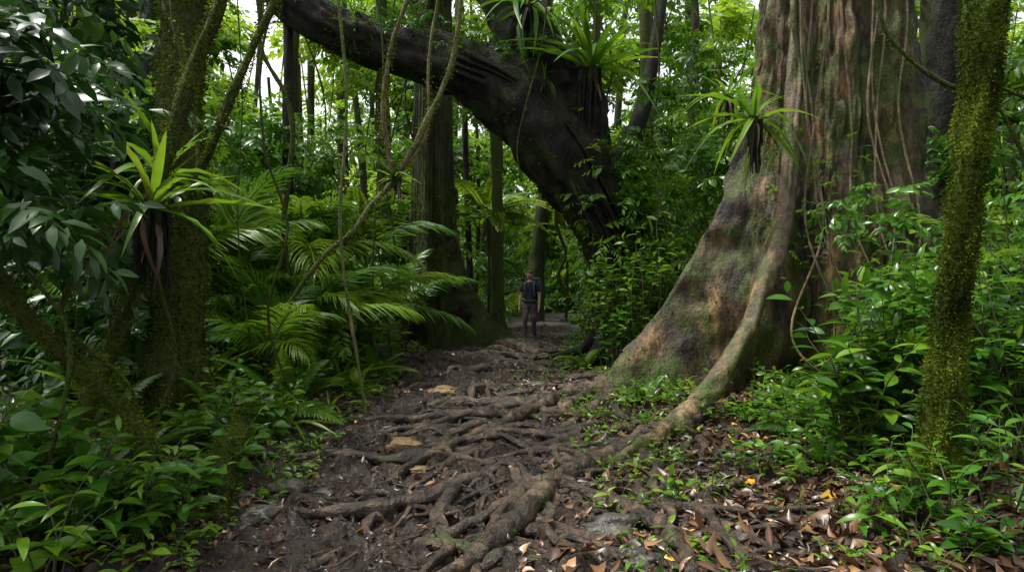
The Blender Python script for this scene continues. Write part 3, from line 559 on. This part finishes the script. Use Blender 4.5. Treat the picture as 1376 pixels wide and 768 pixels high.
for (x,y,L,t) in [(-2.45,7.3,.95,.5),(-2.3,6.5,.6,.6),(-2.7,6.2,.7,.5),(2.6,5.9,.5,.4),(3.1,5.4,.6,.35),(2.75,7.0,.45,.5),(-2.0,8.8,.6,.7),(-2.9,5.3,.6,.4),(3.6,4.6,.5,.4),(1.6,8.2,.45,.6),(1.2,11,.7,.7),(-2.05,10.3,.7,.7),(2.9,6.6,.6,.4),(-2.3,5.6,.5,.5),(2.2,8.0,.4,.6),(-3.6,6.0,.9,.4),(-3.1,4.6,.6,.35),(2.3,5.0,.4,.4)]: plant('fern',x,y,10,L,FERN,(.15,1.1),t)
for (x,y,n,L,t) in [(-2.25,6.9,12,.7,.85),(-2.1,7.9,10,.6,.9),(-2.9,6.6,12,1.0,.6),(-3.5,7.6,14,1.6,.5),(-4.2,9,14,1.9,.5),(-2.5,8.6,11,.8,.7),(-1.95,5.4,8,.4,.6),(-2.4,9.6,12,1.1,.75),(-4.4,7.0,12,1.3,.4)]: plant('strap_leaf_plant',x,y,n,L,BLADE,(.25,1.3),t)
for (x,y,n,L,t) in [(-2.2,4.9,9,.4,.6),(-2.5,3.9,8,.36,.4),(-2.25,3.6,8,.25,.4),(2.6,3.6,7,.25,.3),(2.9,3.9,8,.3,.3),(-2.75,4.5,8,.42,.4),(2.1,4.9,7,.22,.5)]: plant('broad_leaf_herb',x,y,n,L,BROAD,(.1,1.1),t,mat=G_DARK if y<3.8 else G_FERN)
def nest(x,y,z,n,L,t,hang=14,elev=(-.1,1.35)):
    b=Buf();rosette(b,(x,y,z),n,L,STRAP,elev,t)
    for k in range(hang):
        a=U(0,6.3);r=U(.0,.13)*L;tube(b,[(x+r*math.cos(a),y+r*math.sin(a),z+.03),(x+1.2*r*math.cos(a),y+1.2*r*math.sin(a),z-.2*L),(x+1.1*r*math.cos(a)+U(-.05,.05),y+r*math.sin(a),z-U(.3,.8)*L)],[.035*L,.025*L,.006],6,.05,.4,6,mat=1,seed=k)
    rosette(b,(x,y,z-.02),5,L*.7,STRAP,(-.9,-.3),.35,mat=2)
    b.finish('birds_nest_fern',[G_FERN,B_DARK,LITTER],(x,y,z))
nest(1.32,11.6,5.15,44,1.4,.6,30,(.15,1.45))
nest(.25,11.5,6.2,24,1.2,.4,14,(-1.1,.6))
nest(2.85,8.05,3.45,24,.8,.6,26,(-.3,1.3))
nest(2.62,8.3,3.8,16,.6,.6,10,(-.3,1.3))
nest(-2.62,4.95,2.05,26,.85,.6,10,(-.1,1.4))
nest(-2.75,5.3,2.35,18,.75,.5,6)
nest(-1.36,8,2.75,12,.4,.6,6)
nest(2.1,11.4,2.7,16,.8,.6,8)
nest(-.85,11.6,5.5,14,.6,.45,6)
nest(-2.6,11.5,5.8,12,.5,.4,6)
nest(.55,11.4,4.9,12,.5,.4,6)
# ---------------------------------------------------------------- hiker
def skin(verts,edges,rad,name,sub=2):
    me=bpy.data.meshes.new(name);me.from_pydata(verts,edges,[]);o=bpy.data.objects.new(name,me);scene.collection.objects.link(o)
    o.modifiers.new('s','SKIN');sd=me.skin_vertices[0].data
    for i,r in enumerate(rad): sd[i].radius=(r,r) if not isinstance(r,tuple) else r
    sd[0].use_root=True
    m=o.modifiers.new('b','SUBSURF');m.levels=sub;m.render_levels=sub
    dg=bpy.context.evaluated_depsgraph_get();me2=bpy.data.meshes.new_from_object(o.evaluated_get(dg));bpy.data.objects.remove(o)
    for p in me2.polygons:p.use_smooth=True
    return bpy.data.objects.new(name,me2)
emp=bpy.data.objects.new('hiker',None);scene.collection.objects.link(emp)
hx,hy=.46,17.4;hz=float(gz(hx,hy));emp.location=(hx,hy,hz-.0);emp.rotation_euler=(0,0,math.radians(-12))
M_SK=plain('skin',(.5,.3,.2),.5,20,.08);M_SH=plain('dark_tshirt',(.02,.023,.028),.85);M_TR=plain('trousers',(.085,.055,.075),.8,9,.6);M_BT=plain('boots',(.03,.022,.016),.7);M_HR=plain('hair',(.03,.018,.012),.5);M_PK=plain('backpack_cloth',(.04,.06,.085),.7);M_EY=plain('eyes',(.02,.015,.01),.2);M_LP=plain('lips',(.3,.12,.1),.5)
vs=[(0,0,.96),(0,.01,1.1),(0,.0,1.27),(0,.01,1.4),(0,.0,1.475),(0,-.025,1.54),
 (.10,0,1.415),(.185,.01,1.39),(.235,.03,1.14),(.245,-.05,.90),(.243,-.075,.84),
 (-.10,0,1.415),(-.185,.01,1.39),(-.25,.05,1.14),(-.27,-.03,.90),(-.27,-.055,.84),
 (.09,0,.87),(.105,-.05,.50),(.11,.06,.12),(.115,.04,.05),(.125,-.13,.035),
 (-.09,0,.87),(-.1,-.16,.51),(-.1,-.13,.12),(-.1,-.15,.05),(-.12,-.32,.035)]
es=[(0,1),(1,2),(2,3),(3,4),(4,5),(3,6),(6,7),(7,8),(8,9),(9,10),(3,11),(11,12),(12,13),(13,14),(14,15),(0,16),(16,17),(17,18),(18,19),(19,20),(0,21),(21,22),(22,23),(23,24),(24,25)]
ra=[(.15,.12),(.135,.1),(.155,.11),(.14,.1),.065,.052,.08,.068,.045,.031,.026,.08,.068,.045,.031,.026,.1,.068,.048,.048,.04,.1,.068,.048,.048,.04]
body=skin(vs,es,ra,'body')
for m in (M_SH,M_SK,M_TR,M_BT): body.data.materials.append(m)
for p in body.data.polygons:
    c=p.center;arm=abs(c.x)>.18 and .75<c.z<1.22
    p.material_index=1 if (arm or c.z>1.485) else 3 if c.z<.13 else 2 if c.z<.93 else 0
parts=[body]
def hand(sx,w):
    w=np.array(w)
    vs=[tuple(w),tuple(w+[0,-.01,-.045]),tuple(w+[0,-.015,-.085])];rad=[(.024,.018),(.032,.015),(.034,.013)]
    parts.append(skin(vs,[(0,1),(1,2)],rad,'palm',1));parts[-1].data.materials.append(M_SK)
    for k,(dy,l) in enumerate([(-.03,.07),(-.01,.08),(.01,.075),(.028,.058)]):
        p=w+np.array([0,dy-.014,-.07]);v=[tuple(p),tuple(p+[-sx*.002,-.004,-l*.45]),tuple(p+[-sx*.012,-.01,-l*.8]),tuple(p+[-sx*.026,-.014,-l])]
        parts.append(skin(v,[(0,1),(1,2),(2,3)],[.010,.0092,.0085,.007],'finger_%d'%k,1));parts[-1].data.materials.append(M_SK)
    p=w+np.array([0,-.02,-.025]);v=[tuple(p),tuple(p+[-sx*.012,-.03,-.025]),tuple(p+[-sx*.02,-.042,-.055])]
    parts.append(skin(v,[(0,1),(1,2)],[.012,.011,.009],'thumb',1));parts[-1].data.materials.append(M_SK)
hand(1,(.243,-.075,.85));hand(-1,(-.27,-.055,.85))
def ell(name,c,s,mat,f=None,seg=24):
    bm=bmesh.new();bmesh.ops.create_uvsphere(bm,u_segments=seg,v_segments=seg*2//3,radius=1)
    for v in bm.verts:
        if f:f(v)
        v.co=(v.co.x*s[0]+c[0],v.co.y*s[1]+c[1],v.co.z*s[2]+c[2])
    me=bpy.data.meshes.new(name);bm.to_mesh(me);bm.free();me.materials.append(mat)
    for p in me.polygons:p.use_smooth=True
    o=bpy.data.objects.new(name,me);parts.append(o);return o
def hf(v):
    x,y,z=v.co
    if z<0: v.co.x*=1+.28*z;v.co.y*=1+.1*z
    if y<0 and abs(z)<.55 : v.co.y*=.94
    n=math.exp(-((x/.16)**2+((z+.08)/.2)**2))
    if y<0:v.co.y-=.2*n
    if y<0:v.co.y+=.07*(math.exp(-(((abs(x)-.38)/.16)**2+((z-.06)/.13)**2)))
k0=len(parts)
ell('head',(0,0,0),(.077,.095,.118),M_SK,hf,32)
for s in (-1,1):
    ell('ear',(s*.077,.008,-.005),(.012,.02,.03),M_SK,None,12);ell('eye',(s*.029,-.083,.008),(.012,.007,.006),M_EY,None,10)
ell('mouth',(0,-.084,-.055),(.024,.008,.006),M_LP,None,10)
def hr(v):
    if v.co.y<-.3 and v.co.z<.55: v.co.y=-.3
    if v.co.z<-.35: v.co.z=-.35
ell('hair',(0,.012,.022),(.083,.096,.112),M_HR,hr)
for o in parts[k0:]:
    o.location=(0,-.035,1.645);o.rotation_euler=(math.radians(22),0,math.radians(-22))
def rb(name,c,s,mat,e=.6):
    def f(v):
        v.co=tuple(math.copysign(abs(q)**e,q) for q in v.co)
    return ell(name,c,s,mat,f,20)
rb('backpack',(.06,.2,1.28),(.2,.12,.27),M_PK,.5);rb('backpack_lid',(.06,.2,1.53),(.17,.12,.07),M_PK,.6)
for s in (-1,1):
    o=skin([(s*.11,.15,1.5),(s*.115,.03,1.495),(s*.115,-.09,1.42),(s*.12,-.135,1.3),(s*.135,-.1,1.14),(s*.15,.06,1.08)],[(i,i+1) for i in range(5)],[(.026,.014)]*6,'shoulder_strap',1);o.data.materials.append(M_PK);parts.append(o)
o=skin([(.165*math.cos(a),.01+.135*math.sin(a),1.0) for a in np.linspace(-PI,PI*.95,16)],[(i,i+1) for i in range(15)],[(.02,.02)]*16,'hip_belt',1);o.data.materials.append(M_PK);parts.append(o)
for o in parts:
    if o.name not in scene.collection.objects: scene.collection.objects.link(o)
    o.parent=emp
# ---------------------------------------------------------------- light, sky, camera
w=bpy.data.worlds.new('World');scene.world=w;w.use_nodes=True;N=w.node_tree.nodes;L=w.node_tree.links
SE,SA=math.radians(67),math.radians(-76)
bg=N['Background'];sk=N.new('ShaderNodeTexSky');sk.sky_type='NISHITA';sk.sun_disc=False;sk.sun_elevation=SE;sk.sun_rotation=SA;sk.air_density=1;sk.dust_density=4
hs=N.new('ShaderNodeHueSaturation');hs.inputs['Saturation'].default_value=.1;L.new(sk.outputs[0],hs.inputs['Color']);L.new(hs.outputs[0],bg.inputs[0]);bg.inputs[1].default_value=.33
sl=bpy.data.lights.new('sun','SUN');sl.energy=5;sl.angle=math.radians(7);sl.color=(1,.96,.85);so=bpy.data.objects.new('sun',sl);scene.collection.objects.link(so)
from mathutils import Vector
d=Vector((math.sin(SA)*math.cos(SE),math.cos(SA)*math.cos(SE),math.sin(SE)));so.rotation_euler=d.to_track_quat('Z','Y').to_euler()
cam=bpy.data.cameras.new('camera');cam.lens=24;cam.sensor_width=36;cam.clip_end=600;co=bpy.data.objects.new('camera',cam);co.location=(0,0,1.5);co.rotation_euler=(PI/2,0,0);scene.collection.objects.link(co);scene.camera=co
scene.view_settings.view_transform='Standard';scene.view_settings.look='None';scene.view_settings.exposure=0
